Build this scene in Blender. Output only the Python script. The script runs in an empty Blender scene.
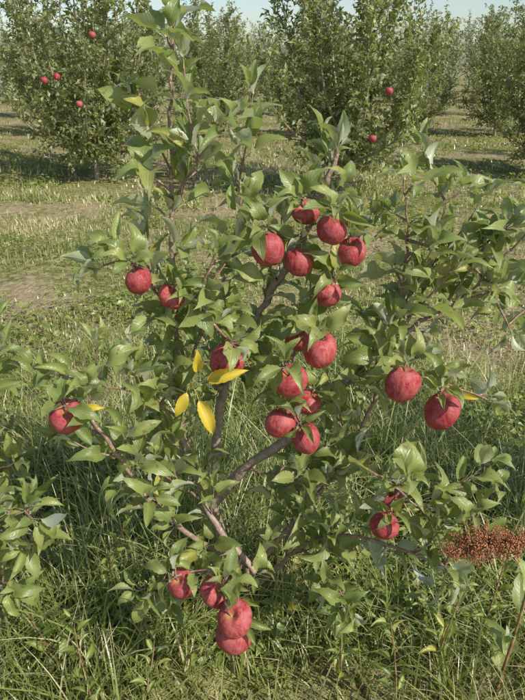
import bpy, math, random
import numpy as np
from mathutils import Vector
random.seed(7); rng=np.random.default_rng(11)
S=bpy.context.scene
COL=S.collection

# ---------------------------------------------------------------- helpers
def gh(x,y):
    x=np.asarray(x,float); y=np.asarray(y,float)
    return (0.02*np.sin(x*1.3+0.7*y)+0.015*np.sin(y*2.1-1.1*x+1)+0.03*np.sin(x*0.31+y*0.23+2)
            +0.006*np.sin(7*x+3*y)+0.006*np.sin(8*y-5*x))
_L=np.random.default_rng(5).random((256,256))
def vn(x,y):
    xi=np.floor(x).astype(int); yi=np.floor(y).astype(int); fx=x-xi; fy=y-yi
    fx=fx*fx*(3-2*fx); fy=fy*fy*(3-2*fy)
    a=_L[xi%256,yi%256];b=_L[(xi+1)%256,yi%256];c=_L[xi%256,(yi+1)%256];d=_L[(xi+1)%256,(yi+1)%256]
    return (a*(1-fx)+b*fx)*(1-fy)+(c*(1-fx)+d*fx)*fy
def nz(x,y,sc=1.0,ph=0.0):
    x=np.asarray(x,float)*sc+ph*17.3+40; y=np.asarray(y,float)*sc+ph*9.1+40
    v=0.55*vn(x,y)+0.3*vn(x*2.1+3,y*2.1+7)+0.15*vn(x*4.3,y*4.3)
    return np.clip((v-0.5)*1.7+0.5,0,1)
def mesh_np(name,verts,faces,mat,col=None,smooth=True,parent=None,link=True):
    me=bpy.data.meshes.new(name)
    fl=faces if isinstance(faces,list) else [faces]
    verts=np.asarray(verts,dtype=np.float32).reshape(-1,3)
    loops=np.concatenate([f.reshape(-1) for f in fl]).astype(np.int32)
    tot=np.concatenate([np.full(len(f),f.shape[1],dtype=np.int32) for f in fl])
    st=np.concatenate([[0],np.cumsum(tot)[:-1]]).astype(np.int32)
    me.vertices.add(len(verts)); me.vertices.foreach_set('co',verts.ravel())
    me.loops.add(len(loops)); me.loops.foreach_set('vertex_index',loops)
    me.polygons.add(len(tot)); me.polygons.foreach_set('loop_start',st); me.polygons.foreach_set('loop_total',tot)
    if smooth: me.polygons.foreach_set('use_smooth',np.ones(len(tot),dtype=bool))
    me.update(calc_edges=True)
    if col is not None:
        a=me.attributes.new('Col','FLOAT_COLOR','POINT')
        a.data.foreach_set('color',np.asarray(col,dtype=np.float32).ravel())
    me.materials.append(mat)
    ob=bpy.data.objects.new(name,me)
    if link: COL.objects.link(ob)
    if parent: ob.parent=parent
    return ob
def empty(name,loc=(0,0,0)):
    e=bpy.data.objects.new(name,None); e.empty_display_size=0.1; e.location=loc; COL.objects.link(e); return e
def norm(v): return v/(np.linalg.norm(v,axis=-1,keepdims=True)+1e-9)

# ---------------------------------------------------------------- materials
def newmat(name):
    m=bpy.data.materials.new(name); m.use_nodes=True; nt=m.node_tree; nt.nodes.clear()
    return m,nt
class N:
    def __init__(s,nt): s.nt=nt
    def n(s,t,**k):
        o=s.nt.nodes.new(t)
        for a,b in k.items():
            if a=='inp':
                for i,v in b.items():
                    if hasattr(v,'is_output'): s.nt.links.new(v,o.inputs[i])
                    else: o.inputs[i].default_value=v
            else: setattr(o,a,b)
        return o
    def math(s,op,a,b=0.0,c=None,clamp=False):
        i={0:a,1:b}
        if c is not None: i[2]=c
        return s.n('ShaderNodeMath',operation=op,use_clamp=clamp,inp=i).outputs[0]
    def mix(s,f,a,b):
        o=s.n('ShaderNodeMix',data_type='RGBA'); 
        for idx,v in ((0,f),(6,a),(7,b)):
            if hasattr(v,'is_output'): s.nt.links.new(v,o.inputs[idx])
            else: o.inputs[idx].default_value=v if idx==0 else (*v,1)
        return o.outputs[2]
    def ramp(s,f,stops):
        o=s.n('ShaderNodeValToRGB',inp={0:f}); e=o.color_ramp.elements
        while len(e)<len(stops): e.new(0.5)
        for i,(p,c) in enumerate(stops):
            e[i].position=p; e[i].color=(*c,1)
        return o.outputs[0]
def leafmat(name,dark,light,back,yel=(0.66,0.5,0.05),rough=0.42,trans=0.28,fine=True,tcol=(0.45,0.55,0.06)):
    m,nt=newmat(name); g=N(nt)
    at=g.n('ShaderNodeAttribute',attribute_name='Col')
    sp=g.n('ShaderNodeSeparateColor',inp={0:at.outputs['Color']})
    r,yl,u=sp.outputs[0],sp.outputs[1],sp.outputs[2]; v=at.outputs['Alpha']
    gm=g.n('ShaderNodeNewGeometry')
    top=g.mix(r,dark,light)
    if fine:
        tc=g.n('ShaderNodeTexCoord')
        no=g.n('ShaderNodeTexNoise',inp={'Vector':tc.outputs['Object'],'Scale':60.0,'Detail':1.0})
        top=g.mix(g.math('MULTIPLY',no.outputs[0],0.5),top,tuple(min(1,c*1.5) for c in light))
    c=g.mix(gm.outputs['Backfacing'],top,back)
    if fine:
        au=g.math('ABSOLUTE',g.math('SUBTRACT',u,0.5))
        mid=g.math('SUBTRACT',1.0,g.math('MULTIPLY',au,22.0),clamp=True)
        ph=g.math('SUBTRACT',g.math('MULTIPLY',v,58.0),g.math('MULTIPLY',au,42.0))
        sv=g.math('POWER',g.math('ADD',g.math('MULTIPLY',g.math('SINE',ph),0.5),0.5),6.0)
        vv=g.math('MAXIMUM',mid,g.math('MULTIPLY',sv,0.35))
        c=g.mix(g.math('MULTIPLY',vv,0.5),c,(0.34,0.4,0.17))
        spot=g.math('MULTIPLY',g.math('GREATER_THAN',no.outputs[0],0.67),g.math('GREATER_THAN',r,0.5))
        c=g.mix(g.math('MULTIPLY',spot,0.75),c,(0.17,0.1,0.045))
        edge=g.math('MULTIPLY',g.math('GREATER_THAN',g.math('ADD',au,g.math('MULTIPLY',no.outputs[0],0.3)),0.62),g.math('GREATER_THAN',r,0.7))
        c=g.mix(g.math('MULTIPLY',edge,0.7),c,(0.24,0.14,0.06))
    c=g.mix(yl,c,yel)
    p=g.n('ShaderNodeBsdfDiffuse',inp={'Color':c})
    if fine:
        fr=g.n('ShaderNodeFresnel',inp={'IOR':1.45})
        gl=g.n('ShaderNodeBsdfGlossy',inp={'Color':(1,1,1,1),'Roughness':g.math('ADD',g.math('MULTIPLY',gm.outputs['Backfacing'],0.25),rough)})
        bp=g.n('ShaderNodeBump',inp={'Strength':0.4,'Distance':0.002,'Height':g.math('MULTIPLY',vv,-1.0)})
        nt.links.new(bp.outputs[0],gl.inputs['Normal']); nt.links.new(bp.outputs[0],p.inputs['Normal'])
        f=g.math('MULTIPLY',g.math('ADD',fr.outputs[0],0.02),g.math('SUBTRACT',1.0,g.math('MULTIPLY',gm.outputs['Backfacing'],0.6)),clamp=True)
        p=g.n('ShaderNodeMixShader',inp={0:f,1:p.outputs[0],2:gl.outputs[0]})
    else:
        gl=g.n('ShaderNodeBsdfGlossy',inp={'Color':(1,1,1,1),'Roughness':0.45})
        p=g.n('ShaderNodeMixShader',inp={0:0.06,1:p.outputs[0],2:gl.outputs[0]})
    t=g.n('ShaderNodeBsdfTranslucent',inp={'Color':g.mix(yl,tcol,yel)})
    mx=g.n('ShaderNodeMixShader',inp={0:trans,1:p.outputs[0],2:t.outputs[0]})
    o=g.n('ShaderNodeOutputMaterial'); nt.links.new(mx.outputs[0],o.inputs[0])
    return m
M_leaf=leafmat('apple_leaf',(0.07,0.112,0.028),(0.25,0.285,0.08),(0.4,0.43,0.28))
M_bleaf=leafmat('orchard_leaf',(0.085,0.115,0.04),(0.27,0.3,0.11),(0.32,0.35,0.2),fine=False)
M_fleaf=leafmat('distant_leaf_hazed',(0.19,0.22,0.14),(0.31,0.33,0.22),(0.33,0.36,0.27),fine=False)  # slight distance haze painted into these paler, greyer leaf colours
M_weed=leafmat('weed_leaf',(0.11,0.165,0.03),(0.32,0.36,0.09),(0.28,0.33,0.14),fine=False)
def grassmat():
    m,nt=newmat('grass_blade'); g=N(nt)
    at=g.n('ShaderNodeAttribute',attribute_name='Col')
    sp=g.n('ShaderNodeSeparateColor',inp={0:at.outputs['Color']})
    c=g.mix(sp.outputs[0],(0.1,0.155,0.022),(0.34,0.39,0.095))
    c=g.mix(sp.outputs[1],c,(0.66,0.56,0.34))
    p=g.n('ShaderNodeBsdfDiffuse',inp={'Color':c})
    t=g.n('ShaderNodeBsdfTranslucent',inp={'Color':g.mix(0.5,c,(0.42,0.55,0.07))})
    mx=g.n('ShaderNodeMixShader',inp={0:0.3,1:p.outputs[0],2:t.outputs[0]})
    gl=g.n('ShaderNodeBsdfGlossy',inp={'Color':(1,1,1,1),'Roughness':0.4})
    m2=g.n('ShaderNodeMixShader',inp={0:0.05,1:mx.outputs[0],2:gl.outputs[0]})
    o=g.n('ShaderNodeOutputMaterial'); nt.links.new(m2.outputs[0],o.inputs[0]); return m
M_grass=grassmat()
def groundmat():
    m,nt=newmat('orchard_ground'); g=N(nt)
    tc=g.n('ShaderNodeTexCoord'); P=tc.outputs['Object']
    n1=g.n('ShaderNodeTexNoise',inp={'Vector':P,'Scale':0.9,'Detail':3.0,'Roughness':0.65})
    n2=g.n('ShaderNodeTexNoise',inp={'Vector':P,'Scale':16.0,'Detail':4.0,'Roughness':0.75})
    soil=g.mix(n2.outputs[0],(0.15,0.1,0.06),(0.62,0.48,0.33))
    gr=g.ramp(n2.outputs[0],[(0.3,(0.06,0.07,0.025)),(0.5,(0.2,0.2,0.075)),(0.7,(0.44,0.4,0.2))])
    c=g.mix(g.ramp(n1.outputs[0],[(0.46,(0,0,0)),(0.62,(0.8,0.8,0.8))]),gr,soil)
    bp=g.n('ShaderNodeBump',inp={'Strength':0.9,'Distance':0.04,'Height':n2.outputs[0]})
    p=g.n('ShaderNodeBsdfDiffuse',inp={'Color':c,'Normal':bp.outputs[0]})
    o=g.n('ShaderNodeOutputMaterial'); nt.links.new(p.outputs[0],o.inputs[0]); return m
def barkmat():
    m,nt=newmat('apple_bark'); g=N(nt)
    at=g.n('ShaderNodeAttribute',attribute_name='Col')
    sp=g.n('ShaderNodeSeparateColor',inp={0:at.outputs['Color']})
    tc=g.n('ShaderNodeTexCoord'); P=tc.outputs['Object']
    n1=g.n('ShaderNodeTexNoise',inp={'Vector':P,'Scale':60.0,'Detail':4.0})
    n2=g.n('ShaderNodeTexNoise',inp={'Vector':P,'Scale':220.0,'Detail':0.0})
    old=g.mix(n1.outputs[0],(0.13,0.08,0.055),(0.5,0.4,0.31))
    yng=g.mix(n1.outputs[0],(0.12,0.055,0.04),(0.36,0.23,0.17))
    c=g.mix(sp.outputs[0],yng,old)
    c=g.mix(g.math('MULTIPLY',g.math('GREATER_THAN',n2.outputs[0],0.66),0.7),c,(0.46,0.4,0.32))
    bp=g.n('ShaderNodeBump',inp={'Strength':0.8,'Distance':0.005,'Height':n1.outputs[0]})
    p=g.n('ShaderNodeBsdfDiffuse',inp={'Color':c,'Normal':bp.outputs[0]})
    gl=g.n('ShaderNodeBsdfGlossy',inp={'Color':(1,1,1,1),'Roughness':0.5,'Normal':bp.outputs[0]})
    mx=g.n('ShaderNodeMixShader',inp={0:0.04,1:p.outputs[0],2:gl.outputs[0]})
    o=g.n('ShaderNodeOutputMaterial'); nt.links.new(mx.outputs[0],o.inputs[0]); return m
M_bark=barkmat()
def applemat():
    m,nt=newmat('apple_skin'); g=N(nt)
    tc=g.n('ShaderNodeTexCoord'); P=tc.outputs['Object']
    oi=g.n('ShaderNodeObjectInfo'); R=oi.outputs['Random']
    off=g.n('ShaderNodeVectorMath',operation='MULTIPLY',inp={0:P,1:(1,1,0.16)})
    cx=g.n('ShaderNodeCombineXYZ',inp={0:g.math('MULTIPLY',R,37.0),1:g.math('MULTIPLY',R,11.0),2:g.math('MULTIPLY',R,23.0)})
    ad=g.n('ShaderNodeVectorMath',operation='ADD',inp={0:off.outputs[0],1:cx.outputs[0]})
    ad2=g.n('ShaderNodeVectorMath',operation='ADD',inp={0:P,1:cx.outputs[0]})
    st=g.n('ShaderNodeTexNoise',inp={'Vector':ad.outputs[0],'Scale':6.0,'Detail':5.0,'Roughness':0.6})
    n2=g.n('ShaderNodeTexNoise',inp={'Vector':ad2.outputs[0],'Scale':1.5,'Detail':3.0,'Roughness':0.6})
    vo=g.n('ShaderNodeTexVoronoi',inp={'Vector':ad2.outputs[0],'Scale':11.0})
    c=g.ramp(st.outputs[0],[(0.3,(0.2,0.013,0.022)),(0.5,(0.35,0.032,0.04)),(0.72,(0.58,0.16,0.11))])
    c=g.mix(g.ramp(n2.outputs[0],[(0.36,(0,0,0)),(0.66,(0.8,0.8,0.8))]),c,(0.5,0.16,0.15))
    c=g.mix(g.math('MULTIPLY',R,0.45),c,(0.22,0.014,0.03))
    c=g.mix(g.math('MULTIPLY',g.math('LESS_THAN',vo.outputs[0],0.12),0.5),c,(0.7,0.46,0.38))
    n3=g.n('ShaderNodeTexNoise',inp={'Vector':ad2.outputs[0],'Scale':3.2,'Detail':5.0,'Roughness':0.7})
    c=g.mix(g.ramp(n3.outputs[0],[(0.64,(0,0,0)),(0.69,(0.75,0.75,0.75))]),c,(0.34,0.2,0.11))
    sx=g.n('ShaderNodeSeparateXYZ',inp={0:P})
    rr=g.math('SQRT',g.math('ADD',g.math('MULTIPLY',sx.outputs[0],sx.outputs[0]),g.math('MULTIPLY',sx.outputs[1],sx.outputs[1])))
    cav=g.math('MULTIPLY',g.math('SUBTRACT',1.0,g.math('MULTIPLY',rr,2.6),clamp=True),0.9)
    c=g.mix(cav,c,(0.35,0.22,0.06))
    rg=g.math('ADD',g.math('MULTIPLY',n2.outputs[0],0.35),0.4)
    bp=g.n('ShaderNodeBump',inp={'Strength':0.18,'Distance':0.03,'Height':n2.outputs[0]})
    p=g.n('ShaderNodeBsdfPrincipled',inp={'Base Color':c,'Roughness':rg,'Specular IOR Level':0.36,'Normal':bp.outputs[0]})
    o=g.n('ShaderNodeOutputMaterial'); nt.links.new(p.outputs[0],o.inputs[0]); return m
M_apple=applemat()
def simplemat(name,a,b,sc,rough=0.7):
    m,nt=newmat(name); g=N(nt)
    tc=g.n('ShaderNodeTexCoord'); n1=g.n('ShaderNodeTexNoise',inp={'Vector':tc.outputs['Object'],'Scale':sc,'Detail':2.0})
    c=g.mix(g.ramp(n1.outputs[0],[(0.35,(0,0,0)),(0.65,(1,1,1))]),a,b)
    p=g.n('ShaderNodeBsdfDiffuse',inp={'Color':c})
    o=g.n('ShaderNodeOutputMaterial'); nt.links.new(p.outputs[0],o.inputs[0]); return m
M_seed=simplemat('rust_seed',(0.22,0.07,0.035),(0.55,0.26,0.14),90.0)
M_stem=simplemat('weed_stem',(0.24,0.1,0.06),(0.36,0.28,0.13),30.0)

# ---------------------------------------------------------------- tubes
def crspline(pts,step):
    P=[np.array(p,float) for p in pts]; P=[2*P[0]-P[1]]+P+[2*P[-1]-P[-2]]; out=[]
    for i in range(1,len(P)-2):
        L=np.linalg.norm(P[i+1][:3]-P[i][:3]); k=max(2,int(L/step))
        for t in np.arange(k)/k:
            a,b,c,d=P[i-1],P[i],P[i+1],P[i+2]
            out.append(0.5*((2*b)+(-a+c)*t+(2*a-5*b+4*c-d)*t*t+(-a+3*b-3*c+d)*t**3))
    out.append(P[-2]); return np.array(out)
class Wood:
    def __init__(s): s.v=[];s.f=[];s.c=[];s.n=0
    def tube(s,pts,rad,sides=7,knobs=True):
        pts=np.asarray(pts,float); n=len(pts); rad=np.asarray(rad,float)
        T=norm(np.gradient(pts,axis=0)); a=np.array([0.31,0.17,0.93]) if abs(T[0][2])<0.9 else np.array([1,0.1,0])
        A=norm(np.cross(T,a)); B=np.cross(T,A)
        th=np.arange(sides)/sides*2*np.pi
        rr=rad[:,None]*(1+0.10*np.sin(th[None]*2+np.arange(n)[:,None]*0.9)*(1 if knobs else 0))
        ring=pts[:,None]+rr[...,None]*(np.cos(th)[None,:,None]*A[:,None]+np.sin(th)[None,:,None]*B[:,None])
        s.v.append(ring.reshape(-1,3))
        i=np.arange(n-1)[:,None]*sides; j=np.arange(sides)[None]; k=(j+1)%sides
        s.f.append(np.stack([i+j,i+k,i+sides+k,i+sides+j],-1).reshape(-1,4)+s.n)
        cc=np.zeros((n*sides,4)); cc[:,0]=np.repeat(np.clip((rad-0.003)/0.006,0,1),sides); cc[:,3]=1
        s.c.append(cc); s.n+=n*sides
    def build(s,name,parent,link=True,mat=None):
        return mesh_np(name,np.concatenate(s.v),np.concatenate(s.f),mat or M_bark,np.concatenate(s.c),parent=parent,link=link)

# ---------------------------------------------------------------- leaves
def leaf_template(nl,nw,curl,fold,wave,seed,serr=0.0,petiole=True,wid=0.25):
    V=[];C=[]
    for i in range(nl+1):
        t=i/nl
        w=wid*(math.sin(math.pi*t**0.8)**0.85 if 0<t<1 else 0.0)
        if t>0.75: w=w*(1-0.5*(t-0.75))
        if 0<i<nl: w*=1+(serr if i%2 else -serr)
        th=curl*t*t
        y=t*math.cos(th*0.5); z=-t*math.sin(th*0.5)
        for j in range(nw+1):
            q=(j/nw-0.5)*2
            x=q*w*math.cos(fold*abs(q)*0.8); zz=abs(q)*w*math.sin(fold)+wave*math.sin(t*9+seed+q*1.5)*abs(q)*0.06
            V.append((x+0.03*math.sin(seed*2.1)*t*t,y,z+zz)); C.append((0,0,j/nw,t))
    F=[]
    for i in range(nl):
        for j in range(nw):
            a=i*(nw+1)+j; F.append((a,a+1,a+nw+2,a+nw+1))
    if petiole:
        b=len(V); d=0.011
        for (yy,zz,k) in ((-0.3,-0.05,1.3),(-0.15,-0.01,1),(0.02,-0.008,0.9)):
            for q in range(3):
                a=q*2.094; V.append((d*k*math.cos(a),yy,zz+d*k*math.sin(a)-0.004)); C.append((0,0.15,0.5,0.5))
        for i in range(2):
            for q in range(3):
                F.append((b+i*3+q,b+i*3+(q+1)%3,b+i*3+3+(q+1)%3,b+i*3+3+q))
    return np.array(V),np.array(F),np.array(C)
TEMPL=[leaf_template(14,4,c,f,w,s,0.05,wid=wd) for s,(c,f,w,wd) in enumerate([(0.5,0.45,0.6,.25),(1.1,0.7,1.2,.26),(0.3,0.9,0.8,.23),(1.5,0.5,1.5,.26),(0.8,1.1,0.8,.25),(1.2,0.3,1.8,.27)])]
BT=[leaf_template(2,2,c,f,0,s,0,False,0.26) for s,(c,f) in enumerate([(0.6,0.6),(1.0,0.3)])]
class Leaves:
    def __init__(s): s.p=[];s.d=[];s.n=[];s.l=[];s.y=[]
    def add(s,p,d,n,l,y=0.0): s.p.append(p);s.d.append(d);s.n.append(n);s.l.append(l);s.y.append(y)
    def build(s,name,templ,mat,parent,avoid=None,link=True,offs=0.3):
        P=np.array(s.p);D=norm(np.array(s.d));Nn=np.array(s.n);L=np.array(s.l);Y=np.array(s.y)
        if avoid is not None:
            keep=np.ones(len(P),bool)
            for (c,r) in avoid:
                c=np.array(c)
                for q in (P+D*(L*0.4)[:,None],P+D*(L*0.75)[:,None],P+D*(L*1.2)[:,None]): keep&=np.linalg.norm(q-c,axis=1)>r
            keep|=Y>0.9
            P,D,Nn,L,Y=P[keep],D[keep],Nn[keep],L[keep],Y[keep]
        X=norm(np.cross(D,Nn)); Z=np.cross(X,D)
        P=P+D*(L*offs)[:,None]
        which=rng.integers(0,len(templ),len(P)); rnd=rng.random(len(P))
        Vs=[];Fs=[];Cs=[];n=0
        for k,(V,F,C) in enumerate(templ):
            m=np.where(which==k)[0]
            if len(m)==0: continue
            sc=L[m][:,None,None]; wv=rng.uniform(0.8,1.15,len(m))[:,None,None]
            W=P[m][:,None]+sc*(V[None,:,0:1]*wv*X[m][:,None]+V[None,:,1:2]*D[m][:,None]+V[None,:,2:3]*Z[m][:,None])
            Vs.append(W.reshape(-1,3)); nv=len(V)
            Fs.append((F[None]+(np.arange(len(m))*nv)[:,None,None]+n).reshape(-1,4)); n+=nv*len(m)
            cc=np.tile(C[None],(len(m),1,1)); cc[:,:,0]=rnd[m][:,None]; cc[:,:,1]=np.maximum(cc[:,:,1],Y[m][:,None])
            Cs.append(cc.reshape(-1,4))
        return mesh_np(name,np.concatenate(Vs),np.concatenate(Fs),mat,np.concatenate(Cs),parent=parent,link=link)
EL=math.radians(43); SX,SY=0.76,-0.65
SUNDIR=np.array([SX*math.cos(EL),SY*math.cos(EL),math.sin(EL)])   # towards the sun
def rv(s=1.0): return np.array([random.gauss(0,s),random.gauss(0,s),random.gauss(0,s)])
def leafat(LV,p,axis,ang,size,spread=0.9,droop=0.1):
    a=np.cross(axis,[0.2,0.3,0.9]); 
    if np.linalg.norm(a)<0.05: a=np.cross(axis,[1,0,0])
    a=norm(a); b=np.cross(axis,a)
    rad=math.cos(ang)*a+math.sin(ang)*b
    d=norm(axis*(1-spread*0.5)+rad*spread*0.8+np.array([0,0,0.2-droop])+rv(0.22))
    n=norm(np.array([0,0,1.0])*0.4+SUNDIR*0.35+axis*0.4-rad*0.35+rv(0.5))
    LV.add(p,d,n,size,random.uniform(.1,.28) if random.random()>0.965 else 0.0)
def spur(W,LV,p,axis,size=0.08):
    a=rv(); a-=axis*np.dot(a,axis); a=norm(a)
    d=norm(a+axis*0.4+np.array([0,0,0.4])); l=random.uniform(0.01,0.05)
    e=p+d*l; W.tube([p,p+d*l*0.5,e],[0.0028,0.0026,0.0028],5)
    ph=random.random()*6
    for i in range(random.randint(4,7)):
        leafat(LV,e,d,ph+i*2.4,size*random.uniform(0.6,1.15),random.uniform(0.5,1.1))
def shoot(W,LV,p,d,L,r0=0.003,size=0.08,step=0.022):
    d=norm(np.array(d)); pts=[np.array(p,float)]; n=max(4,int(L/0.03))
    for i in range(n):
        d=norm(d+rv(0.09)+np.array([0,0,0.13])); pts.append(pts[-1]+d*L/n)
    pts=np.array(pts); rad=np.linspace(r0,0.0012,len(pts)); W.tube(pts,rad,5)
    ph=random.random()*6; k=int(L/step)
    for i in range(1,k+1):
        t=i/k; x=t*(len(pts)-1); a=min(int(x),len(pts)-2); q=pts[a]*(1-(x-a))+pts[a+1]*(x-a)
        leafat(LV,q,norm(pts[a+1]-pts[a]),ph+i*2.4,size*(0.65+0.5*math.sin(math.pi*min(1,t*0.8+0.15)))*random.uniform(0.75,1.15),random.uniform(0.55,1.0)*(1-0.45*t))
    for i in range(2): leafat(LV,pts[-1],d,ph+i*2,size*random.uniform(0.5,0.8),0.35)
def limb(W,LV,pts,r0,r1,bare=0.0,spur_step=0.045,shoot_step=0.13,size=0.08,slen=(0.07,0.2),tip=True):
    c=crspline(pts,0.025); n=len(c); c[1:-1]+=rng.normal(0,0.0022,(n-2,3))
    W.tube(c,np.linspace(r0,r1,n)*(1+0.07*np.sin(np.arange(n)*1.3)),9)
    seg=np.linalg.norm(np.diff(c,axis=0),axis=1); cum=np.concatenate([[0],np.cumsum(seg)]); L=cum[-1]
    def at(s):
        i=min(np.searchsorted(cum,s,side='right')-1,n-2); f=(s-cum[i])/seg[i]; return c[i]*(1-f)+c[i+1]*f,norm(c[i+1]-c[i])
    s=bare*L+random.random()*0.03
    while s<L:
        p,t=at(s); spur(W,LV,p,t,size); s+=spur_step*random.uniform(0.6,1.4)
    s=bare*L+random.random()*0.1
    while s<L:
        p,t=at(s); a=rv(); a-=t*np.dot(a,t)
        shoot(W,LV,p,norm(a)*0.8+t*0.6+np.array([0,0,0.5]),random.uniform(*slen),size=size); s+=shoot_step*random.uniform(0.6,1.4)
    if tip:
        for i in range(4): leafat(LV,c[-1],norm(c[-1]-c[-2]),i*2.4,size*random.uniform(0.6,0.9),0.5)
    return c

# ---------------------------------------------------------------- apple mesh
def apple_geo(nu,nv,seed=0):
    V=[];F=[]; r=random.Random(seed); ax=r.uniform(-.13,.13); ay=r.uniform(-.13,.13); con=r.uniform(0.05,0.16)
    for i in range(nv+1):
        t=i/nv*math.pi
        rad=math.sin(t)**0.86 if 0<i<nv else 0.0
        z=0.95*math.cos(t)
        rad*=1+con*math.cos(t)
        z-=0.42*math.exp(-(rad/0.24)**2)*(1 if t<math.pi/2 else 0)
        z+=0.26*math.exp(-(rad/0.2)**2)*(1 if t>math.pi/2 else 0)
        for j in range(nu):
            a=j/nu*2*math.pi
            lob=1+0.035*math.cos(5*a+seed)*(0.35+0.9*max(0,-math.cos(t))) +0.04*math.cos(2*a+1+seed)
            V.append((rad*lob*math.cos(a)+ax*z,rad*lob*math.sin(a)+ay*z,z+0.05*math.cos(a+seed*2)*rad+0.025*math.cos(5*a+seed)*rad*abs(math.cos(t))))
    for i in range(nv):
        for j in range(nu):
            a=i*nu+j;b=i*nu+(j+1)%nu; F.append((a,a+nu,b+nu,b))
    return np.array(V),np.array(F)
apple_me=[]
for k in range(6):
    V,F=apple_geo(36,24,k); o=mesh_np('apple_body',V,F,M_apple,link=False); apple_me.append(o.data)

# ================================================================ main tree
LM={'trunk':([(-0.081,1.45,-0.06),(-0.104,1.42,0.242),(-0.140,1.40,0.465)],.019,.015,1),
'A':([(-0.140,1.40,0.465),(-0.046,1.36,0.620),(0.094,1.32,0.764),(0.211,1.30,0.929),(0.315,1.30,1.032),(0.437,1.32,1.097),(0.571,1.35,1.135)],.016,.003,.4),
'B':([(-0.140,1.40,0.465),(-0.192,1.36,0.630),(-0.208,1.34,0.781),(-0.200,1.32,1.036),(-0.194,1.32,1.30)],.009,.0052,.15),
'B2':([(-0.194,1.32,1.30),(-0.184,1.34,1.529),(-0.174,1.36,1.672),(-0.166,1.37,1.756)],.0052,.002,.05),
'C':([(-0.140,1.40,0.465),(-0.109,1.45,0.776),(-0.019,1.42,1.020),(0.053,1.40,1.155),(0.097,1.39,1.241),(0.137,1.38,1.343),(0.161,1.38,1.428)],.014,.006,.3),
'D':([(-0.094,1.42,0.121),(-0.099,1.28,0.369),(-0.168,1.20,0.524),(-0.260,1.15,0.682),(-0.345,1.12,0.891),(-0.384,1.11,0.960)],.009,.0035,.42),
'E':([(-0.086,1.43,0.069),(0.021,1.34,0.356),(0.170,1.28,0.641),(0.260,1.30,0.833),(0.297,1.31,1.040),(0.318,1.33,1.245),(0.299,1.34,1.372)],.009,.002,.3),
'F':([(-0.083,1.43,0.047),(0.102,1.30,0.400),(0.217,1.20,0.534),(0.331,1.15,0.532),(0.434,1.12,0.511)],.008,.003,.4),
'G':([(-0.019,1.18,0.432),(-0.086,1.20,0.518),(-0.144,1.24,0.595),(-0.17,1.34,0.62)],.0085,.006,.5),
'H':([(-0.09,1.42,0.18),(-0.05,1.25,0.40),(-0.04,1.12,0.46),(-0.106,1.07,0.545)],.008,.005,.6),
'I':([(0.211,1.30,0.929),(0.304,1.22,0.978),(0.394,1.18,0.966),(0.480,1.15,0.946)],.005,.002,.2),
'J':([(0.318,1.33,1.245),(0.402,1.33,1.223),(0.487,1.33,1.165),(0.577,1.33,1.031)],.004,.002,.1),
'K':([(0.094,1.32,0.764),(0.070,1.30,0.889),(0.088,1.34,1.027),(0.159,1.38,1.112),(0.244,1.40,1.273)],.005,.002,.1),
'L':([(-0.208,1.34,0.781),(-0.289,1.28,0.886),(-0.362,1.22,0.945),(-0.433,1.18,0.991)],.004,.002,.2),
'M':([(-0.200,1.32,1.036),(-0.242,1.27,1.174),(-0.298,1.22,1.254)],.004,.002,.1),
'N':([(-0.203,1.33,0.90),(-0.186,1.33,0.927),(-0.112,1.38,1.087),(-0.057,1.42,1.245),(-0.050,1.45,1.419)],.005,.002,.1),
'O':([(0.315,1.30,1.032),(0.381,1.34,1.174),(0.397,1.36,1.326)],.004,.002,.1),
'P':([(-0.099,1.28,0.369),(-0.186,1.20,0.419),(-0.298,1.12,0.434)],.004,.002,.3),
'R':([(0.102,1.30,0.400),(0.174,1.20,0.402),(0.217,1.12,0.367)],.004,.002,.2),
'S':([(0.170,1.28,0.641),(0.241,1.20,0.730),(0.315,1.15,0.710),(0.383,1.12,0.649)],.004,.002,.3),
'T':([(0.434,1.12,0.511),(0.47,1.1,0.65),(0.50,1.1,0.74)],.003,.0015,.4),
'U':([(-0.140,1.40,0.465),(-0.237,1.30,0.626),(-0.311,1.22,0.772)],.004,.002,.3),
'V':([(-0.046,1.36,0.620),(0.068,1.25,0.663),(0.160,1.18,0.658)],.004,.002,.4),
'W':([(-0.200,1.32,1.036),(-0.133,1.25,1.158),(-0.096,1.22,1.244)],.004,.002,.1),
'X':([(-0.191,1.32,1.334),(-0.135,1.28,1.411),(-0.091,1.26,1.479)],.003,.0015,.3),
'Y':([(0.06,1.33,0.38),(0.09,1.33,0.50),(0.10,1.32,0.64)],.004,.002,.1),
'AA':([(-0.11,1.45,0.776),(-0.12,1.40,0.90),(-0.08,1.36,1.02)],.004,.002,.1),
'AB':([(0.44,1.32,1.097),(0.49,1.32,1.17),(0.53,1.33,1.27)],.003,.002,.1)}
AP=[(-0.251,1.20,1.195,0.0284),(-0.194,1.25,1.142,0.0278),(0.012,1.27,1.240,0.0357),(0.079,1.30,1.204,0.0325),(0.094,1.34,1.302,0.0281),(0.142,1.27,1.280,0.0322),(0.191,1.30,1.225,0.0323),(0.141,1.28,1.138,0.0295),(0.123,1.20,1.040,0.0363),(0.061,1.17,0.981,0.0362),(0.040,1.20,0.858,0.0339),(0.099,1.17,0.835,0.0324),(-0.076,1.20,1.014,0.0366),(0.286,1.12,0.999,0.0368),(0.375,1.12,0.937,0.0376),(-0.396,1.08,0.947,0.0344),(0.279,1.12,0.632,0.0333),(0.312,1.20,0.636,0.0313),(-0.188,1.08,0.497,0.0350),(-0.106,1.05,0.500,0.0377),(-0.060,0.98,0.495,0.0405),(-0.066,1.01,0.405,0.0411),(0.103,1.25,0.882,0.0301),
 (0.08,1.30,1.02,0.03)]
tree=empty('apple_tree',(0,0,0)); W=Wood(); LV=Leaves(); allpts=[]
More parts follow.
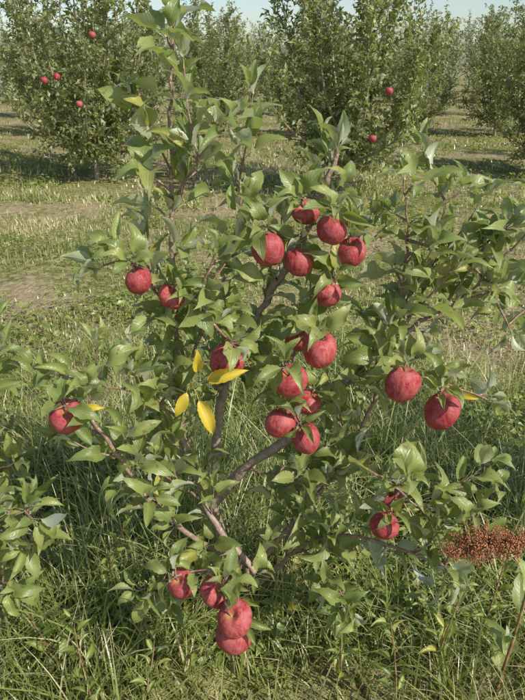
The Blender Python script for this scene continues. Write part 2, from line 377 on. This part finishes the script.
for k,(pts,r0,r1,bare) in LM.items():
    if k=='B': c=limb(W,LV,pts,r0,r1,bare,0.06,0.2,0.08)
    elif k=='B2': c=limb(W,LV,pts,r0,r1,bare,0.1,9,0.082)
    elif k=='X': c=limb(W,LV,pts,r0,r1,bare,0.09,9,0.07)
    elif k=='trunk':
        c=crspline(pts,0.03); W.tube(c,np.linspace(r0,r1,len(c)),10)
    elif k in ('G','H'): c=limb(W,LV,pts,r0,r1,bare,0.08,9,0.055,tip=False)
    else: c=limb(W,LV,pts,r0,r1,bare,0.07,0.165,0.073)
    allpts.append(c)
for z,ang,sz in [(1.50,0.3,.10),(1.56,2.5,.115),(1.62,4.6,.115),(1.66,1.2,.1)]:
    leafat(LV,np.array([-0.182,1.345,z]),np.array([0.03,0,1.]),ang,sz,0.6)
allp=np.concatenate(allpts)
for p,dd,sz in [((-0.14,1.17,0.975),(0.75,-.2,.35),.09),((-0.145,1.165,0.965),(0.35,-.3,-.85),.085),((-0.155,1.17,0.975),(-.35,-.3,-.8),.065),((-0.14,1.17,0.99),(0.1,-.2,.9),.055),((0.372,1.10,0.985),(.6,-.3,.1),.05),((-0.37,1.08,0.965),(.7,-.2,.2),.042)]:
    LV.add(np.array(p),norm(np.array(dd)),norm(SUNDIR*0.7+np.array([0,-.6,.3])+rv(0.12)),sz,0.95)
avoid=[((0.0,1.29,0.70),.04),((-0.05,1.29,0.63),.04),((0.05,1.27,0.75),.04),((-0.01,1.35,1.06),.03),((0.04,1.33,1.13),.03),((0.12,1.31,1.30),.03),((-0.2,1.12,0.60),.03),((-0.05,1.12,.53),.04),((-.1,1.14,.57),.04)]
LF=Leaves(); av2=[]
for i,(x,y,z,r) in enumerate(AP):
    c=np.array([x,y,z]); o=norm(np.array([0,-1,0.4])); lo=z<0.52
    avoid+=[(c,r*1.1),(c+o*0.05,r*(1.1 if lo else .95)),(c+o*0.11,r*(1.0 if lo else .8))]; av2+=[(c,r*1.05),(c+o*0.05,r*(.95 if lo else .7)),(c+o*0.09,r*(.9 if lo else .6))]
    ob=bpy.data.objects.new('red_apple',apple_me[i%6]); COL.objects.link(ob)
    ob.location=c; ob.scale=(r,r,r*random.uniform(0.92,1.1))
    tilt=Vector((random.uniform(-.6,.6),random.uniform(-.75,.3),1)).normalized()
    ob.rotation_mode='QUATERNION'; ob.rotation_quaternion=tilt.to_track_quat('Z','Y')
    T=np.array(tilt); top=c+T*r*0.55; node=c+T*r*1.15+np.array([0,0.008,0.004])
    dd=np.linalg.norm(allp-(c+np.array([0,0.02,r*0.9])),axis=1); q=allp[dd.argmin()]
    cc=crspline([top,(top+node)/2+rv(0.001),node],0.006); W.tube(cc,np.linspace(0.0012,0.0022,len(cc)),6)
    L=np.linalg.norm(q-node); mid=(node+q)/2+rv(0.006)+np.array([0,0.01,-0.1*L])
    cc=crspline([node,mid,q],0.012); W.tube(cc,np.linspace(0.0028,0.0036,len(cc)),6)
    ax=norm(node-mid+np.array([0,0,0.03])); ph=random.random()*6
    for j in range(6): leafat(LF,node,ax,ph+j*2.4,random.uniform(0.04,0.075),random.uniform(0.5,1.0))
    if L>0.06:
        for j in range(3): leafat(LF,mid,ax,ph+j*2.1,random.uniform(0.05,0.075),0.9)
W.build('trunk_and_branches',tree)
LV.build('leaves',TEMPL,M_leaf,tree,avoid)
LF.build('fruit_spur_leaves',TEMPL,M_leaf,tree,av2)

def neighbour(limbs,name='apple_tree'):
    t=empty(name); W=Wood(); LV=Leaves()
    for (pts,r0,r1,b) in limbs: limb(W,LV,pts,r0,r1,b,0.07,0.14,0.073)
    W.build('trunk_and_branches',t); LV.build('leaves',TEMPL,M_leaf,t)
def radiate(base,ends,zs):
    b=np.array(base); out=[([b+[0,0,-.05],b+[0.02,-.02,.3],b+[.03,0,.5]],.022,.016,1.0)]
    for e in ends:
        e=np.array(e); s=b+np.array([.03,0,zs+random.random()*0.15]); m=(s*0.5+e*0.5)+np.array([0,0,-0.08])
        out.append(([s,m,e],.009,.002,.2))
    return out
neighbour(radiate((-1.35,1.55,0),[(-0.60,1.12,0.98),(-0.52,1.13,0.60),(-0.56,1.16,0.78),(-0.58,1.25,1.02),(-1.2,1.4,1.7),(-1.5,1.7,1.65),(-1.8,1.4,1.2),(-1.2,2.0,1.4),(-1.5,1.1,1.3),(-1.0,1.9,1.0),(-1.8,1.9,1.0),(-0.62,1.15,0.42),(-0.52,1.10,0.70)],.35))
neighbour(radiate((1.75,1.5,0),[(1.1,1.5,1.2),(1.3,1.7,1.5),(1.7,1.5,1.9),(1.9,1.7,1.8),(2.2,1.3,1.3),(1.5,1.1,1.4),(2.1,1.9,1.2),(1.2,1.7,.9),(1.0,1.4,.8),(1.6,1.9,1.6),(1.3,1.3,1.6)],.35))

# ================================================================ orchard trees behind
def bg_tree(seed,H,R,nl,leafsize,templ,mat,dens=1.0,lstep=0.015):
    random.seed(seed); W=Wood(); LV=Leaves()
    c=crspline([(0,0,-0.1),(0.02,0,0.3),(0,0.03,0.6)],0.1); W.tube(c,np.linspace(0.045,0.035,len(c)),8)
    for k in range(nl):
        a=k*2.4+random.uniform(-.3,.3); f=(k+0.5)/nl
        top=H*(0.30+0.70*f)*random.uniform(0.82,1.08); rr=R*(1.0-0.6*f)*random.uniform(0.65,1.25)
        z0=0.3+0.5*f*random.random()
        s=np.array([0,0,z0]); e=np.array([math.cos(a)*rr,math.sin(a)*rr,top]); m=np.array([math.cos(a)*rr*0.75,math.sin(a)*rr*0.75,z0+(top-z0)*0.42])+rv(0.05)
        cc=crspline([s,m,e],0.09); n=len(cc); W.tube(cc,np.linspace(0.022,0.005,n),6)
        for i in range(2,n):
            for _ in range(2):
                if random.random()>0.75*dens: continue
                d=rv(); d[2]=d[2]*0.5+0.4+0.6*i/n; d=norm(d+0.4*np.array([math.cos(a),math.sin(a),0])); L=random.uniform(0.15,0.6)
                if i<6: d[2]-=0.8
                q=cc[i].copy(); pts=[q]
                for _2 in range(5): d=norm(d+rv(0.12)+np.array([0,0,0.09])); q=q+d*L/5; pts.append(q)
                W.tube(pts,np.linspace(0.006,0.002,6),3)
                nn=int(L/lstep)
                for j in range(nn):
                    t=j/nn*5; b=min(int(t),4); pp=pts[b]+(pts[b+1]-pts[b])*(t-b)
                    dd=norm(rv()+d*0.7+np.array([0,0,.2])); LV.add(pp+rv(0.012),dd,norm(np.array([0,0,0.6])+SUNDIR*0.4+rv(0.6)),leafsize*random.uniform(0.6,1.2),0.0)
    w=W.build('orchard_wood',None,link=False); l=LV.build('orchard_foliage',templ,mat,None,link=False,offs=0.1)
    return w.data,l.data
kinds=[bg_tree(3,3.5,1.25,20,0.085,BT,M_bleaf),bg_tree(5,3.5,1.55,22,0.085,BT,M_bleaf),bg_tree(8,3.4,1.3,17,0.085,BT,M_bleaf)]
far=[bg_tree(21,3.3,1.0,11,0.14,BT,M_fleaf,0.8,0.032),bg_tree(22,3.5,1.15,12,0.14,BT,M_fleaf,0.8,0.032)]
Va,Fa=apple_geo(12,9,1)
def bgapples(par,locs):
    vs=[];fs=[];n=0
    for l in locs:
        vs.append(Va*0.042+np.array(l)); fs.append(Fa+n); n+=len(Va)
    mesh_np('apples',np.concatenate(vs),np.concatenate(fs),M_apple,parent=par)
def place(kind,x,y,rot,sc,apples=None,name='apple_tree',szz=1.0):
    z=float(gh(x,y)); e=empty(name,(0,0,0))
    for me,nm in ((kind[0],'trunk_and_branches'),(kind[1],'leaves')):
        o=bpy.data.objects.new(nm,me); COL.objects.link(o); o.parent=e; o.location=(x,y,z); o.rotation_euler=(0,0,rot); o.scale=(sc,sc,sc*szz)
    if apples: bgapples(e,apples)
place(kinds[0],1.07,8.5,0.5,1.02,[(1.22,7.2,.82),(.69,7.2,.70),(1.34,7.1,1.31)])
place(kinds[1],-2.5,9.6,1.5,1.0,[(-2.2,8.0,1.13),(-2.43,8.0,1.43),(-2.58,8.0,1.39),(-1.96,8.0,1.87)])
place(kinds[2],4.3,10.0,2.5,0.82,[(3.95,9.1,0.8)])
place(kinds[0],-5.3,9.8,4.0,1.0,[(-5.0,8.8,1.1)])
place(kinds[1],7.6,10.2,3.3,1.0)
row=empty('distant_orchard_trees')
random.seed(99)
for y,s0 in ((15.5,0.8),(21,0.88),(28,0.98),(37,1.1),(49,1.22)):
    x=-(0.46*y+3)+random.random()*1
    while x<0.46*y+3:
        k=(far if y>16 else kinds)[random.randrange(2)]
        xx=x+random.uniform(-.3,.3); yy=y+random.uniform(-.4,.4); rot=random.random()*6; sc=s0*random.uniform(0.82,1.06)
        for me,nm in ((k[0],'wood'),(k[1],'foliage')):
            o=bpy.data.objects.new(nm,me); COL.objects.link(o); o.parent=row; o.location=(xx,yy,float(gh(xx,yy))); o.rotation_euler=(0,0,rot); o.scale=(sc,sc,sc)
        x+=random.uniform(1.9,2.7)

# ================================================================ ground
def axis(lo,hi,n,k):
    t=np.linspace(-1,1,n); s=np.sinh(t*k)/np.sinh(k); return np.where(s<0,-lo*s,hi*s)
gx=axis(-300,300,260,6.5); gy=axis(-60,600,300,6.5)+2
X,Y=np.meshgrid(gx,gy); Z=gh(X,Y)
V=np.stack([X,Y,Z],-1).reshape(-1,3); nx=len(gx); ny=len(gy)
i=np.arange(ny-1)[:,None]*nx+np.arange(nx-1)[None]
F=np.stack([i,i+1,i+nx+1,i+nx],-1).reshape(-1,4)
mesh_np('ground',V,F,groundmat())

# ================================================================ grass
def bare(x,y):
    b=1.0*np.exp(-(((x+2.0)/1.0)**2+((y-4.5)/0.6)**2))
    b=np.maximum(b,0.85*np.exp(-(((x-2.6)/0.9)**2+((y-6.6)/0.6)**2)))
    return np.maximum(b,0.8*np.clip((nz(x,y,0.9,7.0)-0.57)*4,0,1)*(y>3.0))
def blades(n,xr,yr,h,w,seg,dry,lean=0.6,persp=False,hn=0.95):
    y=rng.uniform(yr[0],yr[1],n) if not persp else yr[0]*(yr[1]/yr[0])**rng.random(n)
    hw=0.46*y+0.7; x=rng.uniform(-1,1,n)*hw if xr is None else rng.uniform(xr[0],xr[1],n)
    m=nz(x,y,2.6,1.0); m2=nz(x,y,0.9,3.0)
    keep=(rng.random(n)<(0.2+1.05*m))&(rng.random(n)>bare(x,y)*1.1); x,y,m,m2=x[keep],y[keep],m[keep],m2[keep]; n=len(x)
    hh=h*(0.3+hn*m*rng.uniform(0.5,1.3,n))*rng.uniform(0.5,1.15,n)
    az=rng.uniform(0,6.283,n); bend=np.abs(rng.normal(lean*0.7,lean*0.45,n))
    dx,dy=np.cos(az),np.sin(az); tw=az+1.57+rng.normal(0,.5,n)
    t=np.linspace(0,1,seg+1)[None]
    horiz=(bend*hh)[:,None]*(0.25*t+0.75*t**2.0); up=hh[:,None]*(t-0.32*np.minimum(bend,1.8)[:,None]*t**2.4)
    ww=(w*rng.uniform(0.6,1.3,n))[:,None]*(1-t**1.6)*0.5+0.0003
    z0=gh(x,y)-0.005
    cx=x[:,None]+dx[:,None]*horiz; cy=y[:,None]+dy[:,None]*horiz; cz=z0[:,None]+up
    sx=np.cos(tw)[:,None]*ww; sy=np.sin(tw)[:,None]*ww
    V=np.stack([np.stack([cx-sx,cy-sy,cz],-1),np.stack([cx+sx,cy+sy,cz+0.2*ww],-1)],2)
    b=(np.arange(n)*(seg+1)*2)[:,None]+np.arange(seg)[None]*2
    F=np.stack([b,b+1,b+3,b+2],-1).reshape(-1,4)
    dr=np.clip((rng.random(n)<dry*(0.2+1.8*m2**2)).astype(float)*rng.uniform(0.5,1,n)+0.1*rng.random(n),0,1)
    c=np.zeros((n,seg+1,2,4)); c[...,0]=rng.random(n)[:,None,None]*0.6+0.4*m2[:,None,None]
    c[...,1]=np.clip(dr[:,None,None]+0.15*t[0][None,:,None]**3,0,1); c[...,3]=1
    return V.reshape(-1,3),F,c.reshape(-1,4)
parts=[blades(46000,None,(0.75,3.3),0.25,0.0048,4,0.26,lean=0.8),
       blades(2600,(-0.95,0.95),(0.95,2.2),0.5,0.0055,6,0.3,lean=0.85),
       blades(58000,None,(3.0,8.0),0.08,0.008,2,0.48,persp=True),
       blades(48000,None,(7.5,30.0),0.11,0.022,1,0.5,persp=True)]
vs=[];fs=[];cs=[];n=0
for V,F,c in parts: vs.append(V);fs.append(F+n);cs.append(c);n+=len(V)
mesh_np('grass',np.concatenate(vs),np.concatenate(fs),M_grass,np.concatenate(cs))

LW=Leaves(); random.seed(4)
n=0
while n<3000:
    y=1.3*(16/1.3)**random.random(); x=random.uniform(-1,1)*(0.46*y+0.6)
    if float(nz(x,y,1.0,5.0))<0.46 or float(bare(x,y))>0.4: n+=0.2; continue
    n+=1; z=float(gh(x,y)); hgt=random.uniform(0.04,0.17); sz=random.uniform(0.025,0.05)*(1+y*0.05)
    for k in range(random.randint(8,14)):
        a=random.random()*6.28; r=random.random()*0.11
        LW.add(np.array([x+math.cos(a)*r,y+math.sin(a)*r,z+hgt*random.uniform(0.3,1)]),np.array([math.cos(a),math.sin(a),random.uniform(-.1,.6)]),norm(np.array([0,0,1.])+rv(0.4)),sz*random.uniform(.6,1.2),0.5 if random.random()>0.985 else 0)
LW.build('broadleaf_weeds',BT,M_weed,None,offs=0)

W=Wood(); LT=Leaves(); random.seed(31)
tw=empty('tall_weeds')
for (x,y,h) in [(-0.55,1.2,.5),(-0.42,1.05,.38),(-0.3,1.0,.3),(0.22,1.15,.42),(0.34,1.05,.36),(0.48,1.15,.5),(0.6,1.25,.45),(0.75,1.5,.6),(-0.8,1.6,.55),(-0.5,1.4,.6)]:
    d=norm(np.array([random.uniform(-.25,.25),random.uniform(-.2,.2),1])); q=np.array([x,y,float(gh(x,y))]); pts=[q]
    for i in range(8): d=norm(d+rv(0.06)); q=q+d*h/8; pts.append(q)
    W.tube(pts,np.linspace(0.0028,0.001,9),5)
    for i in range(1,9):
        for j in range(2): leafat(LT,pts[i],d,i*2.4+j*3.1,random.uniform(.035,.055)*(1.2-i*.06),0.8)
W.build('stems',tw,mat=M_stem); LT.build('leaves',[TEMPL[2],TEMPL[4]],M_weed,tw)

# weed with rust-coloured seed head, lower right
wd=empty('rust_seed_head_weed'); W=Wood(); random.seed(12)
c=crspline([(0.62,1.12,-0.02),(0.63,1.10,0.35),(0.60,1.05,0.62),(0.54,1.0,0.69),(0.41,1.0,0.67)],0.02); W.tube(c,np.linspace(0.005,0.002,len(c)),6)
sv=[];sf=[];k=0
ico=np.array([(0,0,1),(0.9,0,0.1),(0,0.9,0.1),(-0.9,0,-0.1),(0,-0.9,-0.1),(0,0,-1)],float); icf=np.array([(0,1,2),(0,2,3),(0,3,4),(0,4,1),(5,2,1),(5,3,2),(5,4,3),(5,1,4)])
for i in range(260):
    t=random.random(); base=np.array([0.55-0.155*t,1.0,0.69-0.012*t*t])
    a=random.uniform(0,6.28); rad=0.037*math.sin(math.pi*(0.1+0.84*t))**0.7*random.uniform(0.5,1.3)
    e=base+np.array([random.uniform(-.03,.015),math.cos(a)*rad,math.sin(a)*rad*0.95])
    W.tube([base,(base+e)/2,e],[0.0008]*3,3)
    for j in range(14):
        p=base+(e-base)*random.uniform(0.5,1.15)+rv(0.0035); s=random.uniform(0.001,0.0024)
        sv.append(ico*s*np.array([1,1,1.2])+p); sf.append(icf+k); k+=6
W.build('stem',wd,mat=M_stem)
mesh_np('seed_head',np.concatenate(sv),np.concatenate(sf),M_seed,parent=wd,smooth=False)
LS=Leaves()
for p in c[6:22:3]: leafat(LS,p,np.array([0,0,1.]),random.random()*6,0.09,0.8)
LS.build('leaves',TEMPL,M_leaf,wd)

# ================================================================ light, world, camera
d=Vector(SUNDIR.tolist())
sun=bpy.data.lights.new('sun','SUN'); sun.energy=5.0; sun.angle=math.radians(0.5); sun.color=(1,0.95,0.84)
so=bpy.data.objects.new('sun',sun); COL.objects.link(so); so.rotation_mode='QUATERNION'; so.rotation_quaternion=d.to_track_quat('Z','Y')
w=bpy.data.worlds.new('World'); S.world=w; w.use_nodes=True; nt=w.node_tree
bg=nt.nodes['Background']; sky=nt.nodes.new('ShaderNodeTexSky'); sky.sky_type='NISHITA'; sky.sun_disc=False
sky.sun_elevation=EL; sky.sun_rotation=math.atan2(SX,SY); sky.air_density=1.0; sky.dust_density=1.0
nt.links.new(sky.outputs[0],bg.inputs[0]); bg.inputs[1].default_value=0.14
cam=bpy.data.cameras.new('camera'); cam.sensor_fit='VERTICAL'; cam.sensor_height=36; cam.lens=620/700*36; cam.clip_end=2000; cam.clip_start=0.05
co=bpy.data.objects.new('camera',cam); COL.objects.link(co); co.location=(0,0,1.6); co.rotation_euler=(math.radians(65),0,0)
S.camera=co
S.view_settings.view_transform='Standard'; S.view_settings.look='None'; S.view_settings.exposure=0
